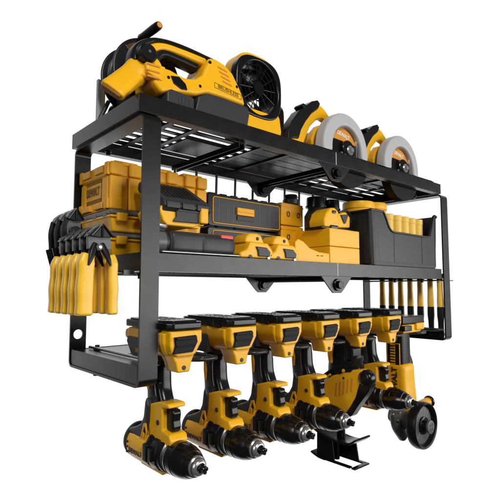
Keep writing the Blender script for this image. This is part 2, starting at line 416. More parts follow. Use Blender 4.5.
    g.lathe([(0, 0.0000), (0, 0.0252), (.002, 0.0269), (.006, 0.0273), (.0065, 0.0263), (.0085, 0.0263), (.0090, 0.0269), (.020, 0.0267), (.0205, 0.0258), (.022, 0.0258), (.0225, 0.0263), (.031, 0.0256), (.040, 0.0235), (.048, 0.0202), (.0485, 0.0191), (.0505, 0.0189), (.057, 0.0164), (.057, 0.0000)], (x, -.003, -.577), (0, -1, 0), 56)
    ch = part('chuck', g, 'gunmetal', r)
    g = G(); o = (x, -.058, -.577)
    g.lathe([(0, .0135), (.002, .0155), (.0040, .0152), (.0055, .0135), (.0095, .0128), (.0120, .0112), (.0135, .0090), (.0135, .0076), (.010, .0066), (.010, 0)], o, (0, -1, 0), 40)
    part('chuck_nose', g, 'nose', ch)
    g = G(); g.lathe([(.0058, .0130), (.0058, .0137), (.0076, .0137), (.0076, .0128)], o, (0, -1, 0), 40); part('nose_groove', g, 'ink', ch)
    g = G()
    for k in range(3):
        a = 2*PI*k/3+.5; g.cyl((x+.0038*math.cos(a), -.066, -.577+.0038*math.sin(a)), (x+.0026*math.cos(a), -.083, -.577+.0026*math.sin(a)), .0032, 8, .0008)
    part('jaws', g, 'gunmetal', ch)
    return r
d0 = make_drill()
d0['label'] = 'yellow and black drill in the leftmost tray slot, just behind the wide front post'
dup(d0, (.12, 0, 0), 'second yellow and black drill from the left in the tool tray', d0['group'])
dup(d0, (.24, 0, 0), 'third yellow and black drill from the left in the tool tray', d0['group'])
dup(d0, (.36, 0, 0), 'fourth drill from the left, its chuck in front of the black shoe of the jigsaw', d0['group'])
dup(d0, (.605, 0, 0), 'rightmost drill, between the jigsaw and the angle grinder', d0['group'])

# ================================================================== JIGSAW
x = .555
js = root('jigsaw', 'bulky yellow saw with round black nose and black shoe, hanging between two drills', 'power saw', (x, .03, ZT))
battery(js, x)
g = G(); g.sweep([((x, .030, -.431), .034, .021), ((x, .034, -.455), .030, .019), ((x, .036, -.478), .032, .020), ((x, .030, -.497), .044, .024), ((x, .022, -.506), .058, .026)], 2.8, 24, 4)
g.box(x-.017, x+.017, -.008, .012, -.476, -.446, .005, 3)
g.prism([(.10, -.552), (.09, -.538), (.04, -.507), (-.01, -.498), (-.012, -.492), (.035, -.488), (.070, -.512), (.104, -.542)], 'x', x-.028, x+.004, .004, 3)
part('grip', g, 'rubber', js)
g = G(); g.sweep([((x-.020, .050, -.444), .007, .003), ((x-.020, .054, -.462), .007, .004), ((x-.0205, .052, -.485), .005, .003)], 2.6, 12, 4); part('grip_inlay', g, 'amber', js)
g = G(); g.prism([(.064, -.518), (.048, -.508), (.046, -.512), (.062, -.522)], 'x', x-.0305, x-.026, .0006); part('accent_stripe', g, 'amber', js)
g = G(); g.cyl((x-.027, .010, -.497), (x-.0305, .010, -.497), .004, 14); part('button', g, 'amber', js)
g = G()
g.prism([(.122, -.588), (.116, -.562), (.086, -.540), (.045, -.512), (.004, -.496), (-.034, -.489), (-.050, -.494), (-.054, -.508), (-.046, -.530), (-.026, -.556), (-.002, -.588), (.008, -.600), (.060, -.610), (.100, -.612), (.118, -.604)], 'x', x-.026, x+.0, .006, 4)
body = part('body', g, 'yellow', js)
g = G()
for k in range(5):
    y = .032-.0105*k
    g.prism([(y, -.527+.004*k), (y-.0042, -.526+.004*k), (y-.0012, -.556+.004*k), (y+.003, -.557+.004*k)], 'x', x-.0272, x-.024, .0004, 1)
part('vents', g, 'orange', body)
for (sy, sz) in ((.096, -.560), (.070, -.600), (.012, -.514)): g = G(); g.cyl((x-.0266, sy, sz), (x-.024, sy, sz), .0028, 14, .0003); part('screw', g, 'rubber', body)
g = G()
g.lathe([(0, 0), (0, .011), (.003, .016), (.008, .0185), (.020, .0185), (.026, .016), (.030, .011), (.030, 0)], (x-.0300, -.044, -.508), (1, 0, 0), 40)
g.prism([(-.030, -.520), (-.060, -.518), (-.054, -.534), (-.028, -.566), (-.008, -.594), (.003, -.600), (.010, -.592), (-.006, -.572), (-.020, -.550)], 'x', x-.0275, x-.004, .003, 3)
part('nose_cover', g, 'black', js)
g = G(); g.cyl((x-.002, .04, -.600), (x-.002, .04, -.655), .010, 16); g.cyl((x, .055, -.66), (x, .055, -.708), .007, 16)
part('plunger', g, 'darkmetal', js)
g = G()
g.sweep([((x, .112, -.6400), .0028, .028), ((x, .080, -.651), .0032, .029), ((x, .035, -.659), .0032, .029), ((x, .002, -.657), .0030, .029), ((x, -.018, -.645), .0024, .029)], 6, 20, 5)
part('shoe_plate', g, 'black', js)
g = G()
g.sweep([((x, .112, -.7000), .0022, .027), ((x, .090, -.706), .0025, .028), ((x, .070, -.7075), .0025, .028)], 6, 20, 4)
g.box(x-.0275, x-.018, -.002, .090, -.7085, -.7050, .001); g.box(x+.018, x+.0275, -.010, .090, -.7085, -.7050, .001); g.box(x-.0275, x+.0275, -.016, -.006, -.7085, -.7050, .001)
g.prism([(.095, -.649), (.050, -.657), (.044, -.706), (.096, -.706)], 'x', x-.023, x-.020, .0008)
g.prism([(.095, -.649), (.016, -.657), (.008, -.706), (.096, -.706)], 'x', x+.020, x+.023, .0008)
g.box(x-.020, x+.020, .088, .092, -.705, -.650, .0005)
part('shoe_base', g, 'black', js)
g = G(); g.cyl((x-.010, -.004, -.6555), (x-.010, -.004, -.6500), .004, 6); part('screw', g, 'orange', js)

# ================================================================== GRINDER
x = .798
gr = root('angle_grinder', 'slim yellow angle grinder with a ribbed grey wheel, rightmost in the tool tray', 'grinder', (x, .03, ZT))
g = G()
g.prism([(x-.040, ZT+.024), (x+.064, ZT+.024), (x+.066, ZT+.012), (x+.050, ZT+.002), (x-.036, ZT+.002)], 'y', -.004, .08, .003, 3)
g.box(x+.022, x+.062, -.010, .01, ZT+.008, ZT+.027, .004, 3)
bt = part('battery', g, 'yellow', gr)
g = G(); g.prism([(x-.044, ZT+.0255), (x+.068, ZT+.0255), (x+.060, ZT+.046), (x-.044, ZT+.046)], 'y', -.008, .09, .003, 3); g.box(x-.045, x-.01, -.014, .004, ZT+.008, ZT+.022, .002)
part('cover', g, 'black', bt)
g = G()
g.sweep([((x, .034, -.431), .026, .026), ((x, .034, -.470), .026, .026), ((x, .034, -.525), .027, .027)], 4, 24, 4)
g.sweep([((x+.034, .034, -.49), .010, .012), ((x+.042, .034, -.515), .014, .014), ((x+.040, .034, -.545), .012, .014)], 3.5, 20, 4)
part('grip', g, 'rubber', gr)
g = G()
for k in range(3): g.prism([(.060-.016*k, -.437), (.052-.016*k, -.437), (.055-.016*k, -.449), (.063-.016*k, -.449)], 'x', x-.0272, x-.024, .0005, 1)
g.box(x-.0272, x-.024, .028, .042, -.512, -.456, .0005)
g.ringp([(.014, -.456), (.054, -.456), (.054, -.515), (.014, -.515)], [(.0155, -.4575), (.0525, -.4575), (.0525, -.5135), (.0155, -.5135)], 'x', x-.0270, x-.025, 0)
part('grip_inlay', g, 'yellow', gr)
g = G()
for k in range(7): g.box(x-.0278, x-.0268, .028, .042, -.508+.0072*k, -.5045+.0072*k, .0002, 1)
part('grip_ribs', g, 'ink', gr)
g = G()
g.sweep([((x, .028, -.518), .028, .029), ((x, .028, -.56), .029, .030), ((x, .026, -.605), .030, .031), ((x+.002, .034, -.632), .027, .028)], 4.5, 28, 4)
g.sweep([((x+.036, .034, -.548), .014, .016), ((x+.034, .034, -.58), .012, .016), ((x+.026, .034, -.615), .012, .016)], 3.5, 20, 4)
body = part('body', g, 'yellow', gr)
text('DEWALT', .021, (x-.0312, .028, -.560), (0, 0, 1), (0, 1, 0), 'ink', body, bold=.0008)
g = G()
g.sweep([((x-.034, .028, -.640), .022, .020), ((x-.006, .022, -.647), .027, .026), ((x+.016, .016, -.643), .024, .024)], 3, 24, 5, (0, 0, 1))
g.cyl((x-.02, .02, -.650), (x-.02, -.03, -.650), .022, 32, .004)
g.sweep([((x-.050, .02, -.636), .012, .010), ((x-.046, .016, -.662), .014, .012), ((x-.022, .012, -.690), .016, .012)], 2.6, 20, 5, (0, 1, 0))
gb = part('gearbox', g, 'mid', gr)
g = G()
for (dy, dz) in ((.0, .012), (.0, -.012), (-.016, 0)): g.cyl((x-.053, .02+dy, -.645+dz), (x-.061, .02+dy, -.645+dz), .003, 8)
part('screw', g, 'silver', gb)
wc = (.767, -.030, -.650)
g = G()
g.lathe([(.0, 0), (.0, .042), (.004, .055), (.012, .0575), (.024, .0565), (.028, .0535), (.026, .0500), (.016, .0485), (.014, .0)], wc, (0, -1, 0), 64)
wh = part('wheel', g, 'rubber', gr)
g = G(); g.lathe([(.0, 0), (.0, .0480), (.002, .0480), (.004, .030), (.004, 0)], (wc[0], wc[1]-.0135, wc[2]), (0, -1, 0), 64)
part('wheel_face', g, 'mid', wh)
g = G()
for k in range(16):
    a = 2*PI*k/16; c, s_ = math.cos(a), math.sin(a); y = wc[1]-.0165
    g.rod([(wc[0]+c*.020, y-.0006, wc[2]+s_*.020), (wc[0]+c*.045, y+.0012, wc[2]+s_*.045)], .0013, 6)
part('wheel_ribs', g, 'mid', wh)
g = G(); g.lathe([(0, 0), (0, .021), (.006, .021), (.007, .019), (.007, .013), (.016, .0125), (.018, .010), (.018, 0)], (wc[0], wc[1]-.0165, wc[2]), (0, -1, 0), 40)
part('wheel_hub', g, 'black', wh)
g = G(); g.lathe([(0, 0), (0, .015), (.003, .0165), (.006, .016), (.007, .012), (.007, 0)], (wc[0]-.001, wc[1]-.0335, wc[2]), (0, -1, 0), 40)
for k in range(4):
    a = PI/4+PI/2*k; g.cyl((wc[0]-.001+.008*math.cos(a), wc[1]-.040, wc[2]+.008*math.sin(a)), (wc[0]-.001+.008*math.cos(a), wc[1]-.042, wc[2]+.008*math.sin(a)), .002, 10, .0003)
part('flange_nut', g, 'mid', wh)
g = G(); g.lathe([(0, 0), (0, .010), (.03, .009), (.06, .0105), (.085, .012), (.088, .010), (.088, 0)], (x+.03, .018, -.628), (1, -.05, .02), 28)
sh = part('side_handle', g, 'amber', gr)
g = G(); g.lathe([(0, 0), (0, .011), (.003, .0155), (.008, .016), (.012, .012), (.014, .0)], (x+.112, .0136, -.6264), (1, -.05, .02), 28); part('handle_cap', g, 'black', sh)
g = G(); g.lathe([(0, 0), (0, .014), (.006, .013), (.012, .010), (.012, 0)], (x+.030, .018, -.628), (1, -.05, .02), 28); part('handle_collar', g, 'black', sh)

# ================================================================== HAMMERS ON THE RIGHT END
ys = [.207, .174, .141, .108, .075, .042, .012]
hlab = ['rearmost short-headed hammer of the row, nearest the back post', 'second hammer from the back of the row on the right end', 'third hammer from the back of the row on the right end',
        'middle hammer of the seven hanging on the right end', 'third hammer from the front in the row on the right end', 'second hammer from the front of the row on the right end',
        'frontmost hammer, close behind the right front post']
def hammer(y):
    x = .998
    r = root('hammer', '', 'hammer', (x, y, ZM-H-.004), 'hammers with orange handles hanging on the right end')
    g = G(); g.lathe([(0, 0), (0, .0080), (.03, .0080), (.060, .0092), (.075, .0092), (.080, .008), (.080, 0)], (x, y, -.288), (0, 0, -1), 20); part('handle', g, 'wood', r)
    g = G(); g.lathe([(0, 0), (0, .0092), (.002, .0098), (.025, .0100), (.045, .0082), (.066, .0078), (.080, .0095), (.086, .0085), (.088, 0)], (x, y, -.366), (0, 0, -1), 20); part('grip', g, 'rubber', r)
    g = G(); g.cyl((x, y, -.290), (x, y, -.281), .0085, 12); g.box(x-.030, x+.022, y-.007, y+.007, -.281, -.268, .002); g.cyl((x+.020, y, -.2745), (x+.034, y, -.2745), .0078, 20, .001)
    part('head', g, 'darkmetal', r); return r
h0 = hammer(ys[0]); h0['label'] = hlab[0]
for y, l in zip(ys[1:], hlab[1:]): dup(h0, (0, y-ys[0], 0), l, h0['group'])

# ================================================================== PLIERS ON THE LEFT END
def pliers(y):
    x = -.053
    r = root('pliers', '', 'pliers', (x, y, -.262), 'yellow gripped pliers hanging on the left end')
    for s_ in (-1, 1):
        g = G()
        wd = 1. if s_ < 0 else .62; xo = .0 if s_ < 0 else .006
        g.sweep([((x+s_*(.0150+xo), y, -.262), .0095*wd, .0060), ((x+s_*(.0175+xo), y, -.274), .0125*wd, .0085), ((x+s_*(.0180+xo), y, -.292), .0118*wd, .0075), ((x+s_*(.0190+xo), y, -.312), .0126*wd, .0088), ((x+s_*(.0186+xo), y, -.332), .0118*wd, .0080), ((x+s_*(.0190+xo), y, -.348), .0124*wd, .0085)], 3.8, 28, 5, (0, 1, 0))
        h = part('grip', g, 'grip', r)
        g = G(); g.sweep([((x+s_*.005, y-.001, -.246), .005, .005), ((x+s_*.010, y-.005, -.257), .0050, .004), ((x+s_*.014, y-.0085, -.268), .0036, .0024), ((x+s_*.017, y-.0095, -.277), .0014, .0013)], 3, 14, 4, (0, 1, 0))
        part('handle_arm', g, 'rubber', h)
    g = G(); g.prism([(x-.017, -.228), (x+.019, -.228), (x+.020, -.252), (x-.016, -.253)], 'y', y-.0035, y+.0035, .001); g.cyl((x, y-.004, -.250), (x, y-.009, -.250), .005, 16)
    jp = part('jaw_plate', g, 'mid', r)
    g = G(); g.cyl((x, y-.0085, -.250), (x, y-.0105, -.250), .0028, 12, .0004); part('rivet', g, 'silver', jp)
    g = G()
    g.prism([(x-.019, -.234), (x-.009, -.222), (x+.003, -.214), (x+.013, -.222), (x+.022, -.233), (x+.003, -.2355)], 'y', y-.009, y+.009, .002)
    for k in (-.6, 0, .6): g.rod([(x+.003, y-.0095, -.215), (x+.003+.028*k, y-.0105, -.2345)], .0015, 6)
    part('jaw_cap', g, 'rubber', r)
    return r
py = [.020, .048, .076, .104, .132]
pl = ['nearest pliers of the row on the left end, its grips in front of the others', 'second pliers from the front in the row on the left end', 'middle one of the five yellow-gripped pliers on the left end',
      'fourth pliers from the front on the left end', 'rearmost of the five yellow-gripped pliers, farthest to the left']
p0 = pliers(py[0]); p0['label'] = pl[0]
for y, l in zip(py[1:], pl[1:]): dup(p0, (0, y-py[0], 0), l, p0['group'])
def cutter(y):
    x = -.048
    r = root('crimper', '', 'crimper', (x, y, -.25), 'black crimping tools standing up behind the pliers')
    g = G(); g.prism([(x-.011, -.190), (x+.014, -.190), (x+.014, -.243), (x-.010, -.243)], 'y', y-.0035, y+.0035, .001); part('jaw_plate', g, 'mid', r)
    g = G()
    g.prism([(x-.012, -.194), (x-.006, -.182), (x+.003, -.174), (x+.011, -.182), (x+.017, -.194), (x+.003, -.197)], 'y', y-.010, y+.010, .002)
    for k in (-.6, 0, .6): g.rod([(x+.003, y-.0105, -.175), (x+.003+.022*k, y-.0115, -.195)], .0014, 6)
    g.sweep([((x-.009, y, -.192), .005, .004), ((x-.013, y, -.212), .0045, .004), ((x-.011, y, -.235), .005, .004), ((x-.010, y, -.262), .005, .004)], 2.6, 14, 4, (0, 1, 0))
    g.cyl((x+.003, y-.012, -.216), (x+.003, y+.004, -.216), .010, 20)
    part('jaw_cap', g, 'rubber', r)
    g = G(); g.sweep([((x+.006, y, -.238), .006, .005), ((x+.012, y, -.262), .006, .005), ((x+.012, y, -.275), .005, .005)], 2.6, 14, 4, (0, 1, 0)); g.cyl((x-.016, y, -.24), (x-.006, y, -.275), .0055, 12)
    part('handle', g, 'black', r)
    return r
c0 = cutter(.138); c0['label'] = 'nearest black crimper, its peaked head above the row of pliers beside the shelf'
dup(c0, (.0, .032, -.001), 'middle one of the three black crimpers behind the pliers', c0['group'])
dup(c0, (.0, .064, -.002), 'farthest black crimper, leftmost of the three peaked heads', c0['group'])

# ================================================================== MIDDLE SHELF GOODS
FL = ZM-.001       # top of the middle deck
# big tough case
cx0, cx1, cy0, cy1, cz0, cz1 = .016, .236, .140, .270, -.1675, -.078
r = root('tool_case', 'ribbed amber tool case, topmost of the stack at the left end of the middle shelf', 'case', ((cx0+cx1)/2, .2, cz0))
g = G(); g.box(cx0+.003, cx1-.003, cy0+.004, cy1-.002, cz0, cz1-.024, .004, 3)
for k in range(2): g.box(cx0, cx0+.006, cy0+.006+.096*k, cy0+.028+.096*k, cz0+.003, cz1-.03, .002)
bd = part('base', g, 'amber', r)
g = G(); g.box(cx0, cx1, cy0, cy1, cz1-.026, cz1-.003, .005, 3)
for k in range(3): g.box(cx0+.01+.075*k, cx0+.058+.075*k, cy0-.002, cy1, cz1-.006, cz1+.002, .003, 3)
part('lid', g, 'amber', r)
g = G()
for xc in (.030, .068, .108, .150, .192, .222):
    g.box(xc-.012, xc+.012, cy0-.004, cy0+.004, cz0+.001, cz1-.027, .003, 3); g.box(xc-.0125, xc+.0125, cy0-.006, cy0+.004, cz1-.0255, cz1-.001, .004, 3)
    g.box(xc-.0125, xc+.0125, cy0-.006, cy0+.004, cz0, cz0+.022, .004, 3)
part('front_rib', g, 'amber', r)
for k, (a, b) in enumerate(((cy0+.02, cy0+.055), (cy0+.075, cy0+.112))):
    g = G(); g.box(cx0-.004, cx0+.004, a, b, cz1-.020, cz1-.006, .002); part('latch', g, 'amber', r)
    g = G(); g.box(cx0-.004, cx0+.004, a, b, cz0+.003, cz0+.014, .002); part('foot', g, 'amber', r)
for y in (cy0+.006, cy1-.008):
    g = G(); g.box(cx0-.003, cx0+.004, y-.007, y+.007, cz0+.001, cz0+.020, .002); part('corner_guard', g, 'amber', r)
    g = G(); g.box(cx0-.003, cx0+.004, y-.007, y+.007, cz1-.026, cz1-.002, .002); part('corner_guard', g, 'amber', r)
g = G(); xx = cx0+.0026; ya, yb, za, zb = cy0+.034, cy0+.112, cz0+.019, cz1-.028
def line(a, b, w=.0007): g.rod([(xx, *a), (xx, *b)], w, 6)
for z in (za, za+.0055, zb-.0055, zb): line((ya, z), (yb, z))
line((ya, za), (ya, zb)); line((yb, za), (yb, zb))
for k in range(15):
    y = ya+(yb-ya)*(k+.3)/15; line((y, zb-.004), (y+.003, zb-.0015), .0009); line((y, za+.0015), (y+.003, za+.004), .0009)
part('printed_border', g, 'brownink', bd)
text('DEWALT', .022, (cx0+.0024, (ya+yb)/2, (za+zb)/2), (0, -1, 0), (0, 0, 1), 'brownink', bd, squeeze=.66, bold=.0006)
# case 2
def flatcase(z0, z1, col, lidcol, label):
    r = root('flat_case', label, 'case', (.11, .2, z0))
    g = G(); g.prism([(.016, z1-.010), (.215, z1-.010), (.210, z0), (.022, z0)], 'y', .128, .262, .004, 3); g.box(.014, .218, .124, .266, z1-.014, z1-.0095, .002); part('base', g, col, r)
    g = G(); g.box(.014, .218, .123, .266, z1-.0088, z1, .003, 3)
    for k in range(3): g.box(.0135, .02, .14+.045*k, .155+.045*k, z1-.012, z1-.003, .001)
    part('lid', g, lidcol, r)
    for xc in (.035, .19): g = G(); g.box(xc-.010, xc+.010, .116, .126, z1-.022, z1-.006, .003, 3); part('latch', g, col, r)
flatcase(-.2095, -.1695, 'yellow', 'mid', 'yellow case with a grey lid, under the amber tool case at the left')
flatcase(-.2535, -.2115, 'yellow', 'mid', 'yellow case standing on the middle shelf deck, lowest of the left stack')
# tilted large battery
r = root('battery_pack', 'large battery with a ribbed grey top, propped slanting in front of the amber case', 'battery', (.105, .07, -.19))
g = G(); g.prism([(.064, -.168), (.152, -.168), (.154, -.178), (.140, -.198), (.126, -.204), (.072, -.204), (.064, -.196), (.056, -.178)], 'y', .028, .105, .003, 3)
g.box(.135, .152, .018, .04, -.196, -.168, .003, 3); bd = part('body', g, 'yellow', r)
g = G(); g.prism([(.030, -.182), (.112, -.136), (.118, -.130), (.114, -.118), (.102, -.115), (.024, -.160), (.020, -.170)], 'x', .062, .160, .0025, 3)
for k in range(3): g.prism([(.0185, -.174), (.026, -.174), (.026, -.160), (.0185, -.164)], 'x', .066+.031*k, .092+.031*k, .0015)
tp = part('top_cover', g, 'grey', r)
g = G()
for k in range(9): g.prism([(.036, -.1545), (.090, -.1236), (.090, -.1205), (.036, -.1515)], 'x', .074+.0085*k, .078+.0085*k, .0004, 1)
part('ribs', g, 'black', tp)
g = G(); g.prism([(.088, -.172), (.140, -.173), (.143, -.184), (.133, -.196), (.082, -.197), (.088, -.188)], 'y', .024, .030, .0015, 3); g.box(.090, .138, .022, .026, -.178, -.175, .0006); part('latch', g, 'grey', bd)
# work light
r = root('work_light', 'flat dark grey work light with a rounded end, behind the front post', 'work light', (.13, .045, FL))
g = G(); g.sweep([((.078, .046, -.2325), .034, .0200), ((.134, .046, -.2325), .034, .0200)], 4.5, 32, 3, (0, 0, 1)); g.sweep([((.138, .048, -.2330), .036, .0200), ((.190, .048, -.2330), .036, .0200), ((.208, .050, -.2345), .032, .0170)], 4.0, 32, 4, (0, 0, 1))
g.lathe([(0, 0), (0, .016), (.003, .0190), (.026, .0195), (.027, .0180), (.034, .0180), (.034, 0)], (.044, .036, -.2330), (1, 0, 0), 36)
part('housing', g, 'grey', r)
g = G(); g.sweep([((.1345, .046, -.2325), .0325, .0192), ((.1380, .046, -.2325), .0325, .0192)], 4.5, 32, 2, (0, 0, 1)); part('ring', g, 'silver', r)
g = G(); g.lathe([(.0, .0), (.0, .0198), (.016, .0198), (.016, .0)], (.050, .036, -.2330), (1, 0, 0), 36); part('end_cap', g, 'mid', r)
g = G(); g.box(.178, .206, .0140, .024, -.2205, -.2135, .0015); part('label', g, 'red', r)
g = G(); g.prism([(.030, -.2165), (.100, -.2165), (.100, -.205), (.040, -.2105)], 'x', .120, .208, .002); part('clear_lid', g, 'smoke', r)
g = G(); g.cyl((.050, .0085, -.2508), (.215, .0085, -.2508), .0025, 12)  # thin silver rod drawn as the pale line along the shelf edge
single('bright_strip', g, 'silver', 'thin bright strip running under the dark work light along the shelf edge', 'rod')
g = G(); g.lathe([(0, 0), (0, .006), (.004, .008), (.018, .008), (.022, .004), (.022, 0)], (.048, .030, -.206), (1, -.2, -.1), 20)
single('socket', g, 'silver', 'small shiny socket beside the front post, on top of the work light', 'socket')
# small batteries
def small_battery(x):
    r = root('small_battery', '', 'battery', (x+.03, .045, FL), 'small yellow batteries at the front of the middle shelf')
    g = G()
    g.prism([(x-.002, -.2525), (x+.066, -.2525), (x+.072, -.247), (x+.072, -.236), (x+.058, -.222), (x+.012, -.221), (x+.004, -.236), (x-.014, -.243), (x-.014, -.2525)], 'y', .014, .075, .0035, 3)
    g.prism([(x+.008, -.222), (x+.060, -.223), (x+.052, -.206), (x+.040, -.202), (x+.020, -.203), (x+.012, -.210)], 'y', .026, .066, .004, 3)
    part('body', g, 'yellow', r)
    g = G(); g.prism([(x+.024, -.230), (x+.052, -.231), (x+.062, -.240), (x+.060, -.249), (x+.030, -.249), (x+.029, -.240)], 'y', .0105, .016, .0018, 3); part('latch', g, 'grey', r)
    g = G(); g.cyl((x+.040, .0265, -.213), (x+.040, .024, -.213), .0035, 14); part('hole', g, 'ink', r)
    g = G(); g.cyl((x+.010, .020, -.2525), (x+.010, .011, -.2500), .004, 12); g.cyl((x+.058, .012, -.2520), (x+.058, .020, -.2520), .004, 12); part('contact', g, 'silver', r)
    return r
b0 = small_battery(.238); b0['label'] = 'left one of the two small yellow batteries in front of the black organizer'
dup(b0, (.076, 0, 0), 'right one of the two small yellow batteries, next to the yellow box', b0['group'])
# organizers
def organizer(z0, z1, full, label):
    x0, x1, y0, y1 = .240, .459, .140, .255
    r = root('organizer_box', label, 'organizer', ((x0+x1)/2, .2, z0))
    g = G(); g.prism([(x0, z1-.004), (x0+.004, z1), (x1-.004, z1), (x1, z1-.004), (x1, z0+.006), (x1-.006, z0), (x0+.006, z0), (x0, z0+.006)], 'y', y0, y1, .002)
    if full:
        for k in range(7): g.box(x0+.006+.031*k, x0+.024+.031*k, y0+.004, y0+.03, z1-.001, z1+.003, .001)
    bd = part('body', g, 'black', r)
    g = G(); g.ringp(rrect(x0+.012, x1-.004, z0+.005, z1-.006, .006, 6), rrect(x0+.0137, x1-.0057, z0+.0067, z1-.0077, .0045, 6), 'y', y0-.0018, y0+.0004, .0003, 1); part('trim', g, 'amber', bd)
    g = G(); g.prism(rrect(x0+.0142, x1-.0062, z0+.0072, z1-.0082, .004, 5), 'y', y0-.001, y0+.0006, .0003, 1); part('front_panel', g, 'grey', bd)
    g = G()
    for xc in (.268, .292, .308, .372, .388, .420): g.box(xc-.0006, xc+.0006, y0-.0016, y0, z0+.0095, z1-.0105, .0002, 1)
    part('divider_line', g, 'mid', bd)
    if full:
        g = G(); g.box(.318, .368, y0-.006, y0, -.148, -.131, .0018); g.box(.320, .366, y0-.0075, y0, -.141, -.138, .0008); part('latch', g, 'amber', r)
        g = G(); g.box(.319, .369, y0-.0035, y0, -.159, -.1485, .001); part('latch_recess', g, 'ink', r)
organizer(-.1765, -.107, True, 'black organizer box with thin yellow trim and a yellow latch, upper one of two')
organizer(-.2535, -.1800, False, 'black organizer box with yellow trim, lower one, partly hidden by small batteries')
# amber small boxes
def small_box(z0, z1, label):
    r = root('parts_box', label, 'box', (.5, .2, z0), 'amber parts boxes beside the organizers')
    g = G(); g.box(.4615, .541, .140, .240, z0, z1, .003, 3); g.box(.461, .5415, .139, .241, z1-.010, z1-.007, .0008); part('body', g, 'amber', r)
    g = G()
    for xc in (.485, .521): g.ringp(rrect(xc-.0045, xc+.0055, (z0+z1)/2-.006, (z0+z1)/2+.007, .004, 4), rrect(xc-.0028, xc+.0038, (z0+z1)/2-.0042, (z0+z1)/2+.0052, .0026, 4), 'y', .1375, .140, .0003, 1)
    part('latch', g, 'brownink', r); return r
small_box(-.1555, -.1005, 'upper of two amber boxes with two D-shaped latches, right of the organizers')
small_box(-.2130, -.1575, 'lower of two amber boxes with D-shaped latches, behind the yellow box')
small_box(-.2535, -.2150, 'lowest amber box, on the shelf deck behind the small batteries')
# yellow box
r = root('storage_box', 'plain bright yellow two-layer box at the middle of the shelf, under the bottles', 'box', (.56, .1, FL))
g = G(); g.box(.510, .626, .030, .146, -.2535, -.2135, .0022, 3); part('base', g, 'yellow', r)
g = G(); g.box(.510, .626, .030, .146, -.2127, -.1705, .0022, 3); part('lid', g, 'yellow', r)
r = root('open_tray', 'low yellow tray with a curved rim, between small battery and yellow box', 'tray', (.45, .06, FL))
g = G(); g.prism([(.392, -.2535), (.508, -.2535), (.508, -.2310), (.470, -.2290), (.440, -.2220), (.418, -.2080), (.402, -.2040), (.392, -.2120)], 'y', .030, .036, .002, 3)
g.box(.392, .508, .036, .130, -.2535, -.250, .001); g.box(.392, .508, .126, .130, -.250, -.208, .001); part('body', g, 'yellow', r)
g = G()
for xc in (.466, .480): g.box(xc-.004, xc+.004, .0288, .031, -.2385, -.2368, .0005)
part('slot', g, 'ink', r)
# bottles
def bottle(x, y, z0, zt, rad, label, lean=0):
    r = root('bottle', label, 'bottle', (x, y, z0), 'dark bottles with black caps')
    h = zt-z0
    g = G(); g.lathe([(0, 0), (0, rad*.9), (.003, rad), (h*.45, rad), (h*.62, rad*.72), (h*.70, rad*.66), (h*.72, 0)], (x, y, z0), (lean, 0, 1), 32); part('body', g, 'grey', r)
    g = G()
    pr = [(h*.68, 0), (h*.68, rad*.78), (h*.70, rad*.82), (h-.004, rad*.80), (h-.001, rad*.74), (h, 0)]
    g.lathe(pr, (x, y, z0), (lean, 0, 1), 32)
    g.lathe([(h*.70, rad*.7), (h*.70, rad*.9), (h*.74, rad*.9), (h*.74, rad*.7)], (x, y, z0), (lean, 0, 1), 32)
    part('cap', g, 'black', r)
bottle(.512, .155, -.1000, -.074, .021, 'short dark bottle standing on the amber box')
bottle(.562, .115, -.1700, -.080, .030, 'tall dark bottle with a black cap, behind the yellow tape measure to its left', 0)
bottle(.632, .122, -.1700, -.078, .027, 'dark bottle with a black cap, behind the yellow tape measure to its right')
# tape measure
r = root('tape_measure', 'rounded yellow tape measure with a black triangle emblem, lying on the yellow box', 'tape measure', (.56, .07, -.17))
g = G(); g.prism([(.512, -.166), (.510, -.150), (.520, -.130), (.536, -.118), (.552, -.116), (.566, -.124), (.568, -.164)], 'y', .046, .095, .005, 3); g.prism([(.566, -.126), (.600, -.119), (.618, -.133), (.616, -.160), (.566, -.164)], 'y', .050, .095, .005, 3); part('body', g, 'yellow', r)
g = G(); g.prism([(.576, -.131), (.606, -.127), (.595, -.150), (.590, -.152)], 'y', .0465, .052, .001); part('emblem', g, 'ink', r)
g = G(); g.box(.532, .558, .042, .052, -.170, -.160, .002); g.prism([(.500, -.1695), (.620, -.1695), (.620, -.1655), (.500, -.1655)], 'y', .045, .096, .001); g.box(.540, .552, .043, .048, -.131, -.124, .001)
g.sweep([((.570, .048, -.126), .0022, .003), ((.590, .048, -.1195), .0022, .003), ((.614, .050, -.124), .0022, .003), ((.621, .052, -.145), .0022, .003)], 3, 10, 4, (0, 1, 0)); part('belt_clip', g, 'black', r)
# bin
r = root('open_bin', 'black open-fronted bin standing at the right end of the middle shelf', 'bin', (.82, .1, FL))
bx0, bx1, by0, by1 = .652, .986, .012, .175; zb, zt, zl = -.2535, -.112, -.163
g = G(); g.prism([(bx0+.010, zb), (bx1-.010, zb), (bx1-.002, zl-.01), (bx1+.002, -.100), (bx1-.012, -.100), (bx1-.030, -.150), (bx1-.050, zl), (bx0+.098, zl), (bx0+.078, -.152), (bx0+.052, -.112), (bx0-.0, -.113), (bx0+.002, -.14)], 'y', by0, by0+.004, .0012)
g.prism([(by0+.002, zb+.004), (by1-.012, zb+.004), (by1, zt), (by0, zt-.001)], 'x', bx0+.002, bx0+.006, .001)
g.prism([(by0+.002, zb+.004), (by1-.012, zb+.004), (by1, -.100), (by0, -.100)], 'x', bx1-.006, bx1-.002, .001)
g.box(bx0+.004, bx1-.004, by1-.008, by1-.004, zb+.002, zt, .001); g.box(bx0+.008, bx1-.008, by0+.003, by1-.01, zb, zb+.004, .001)
bd = part('body', g, 'bin', r)
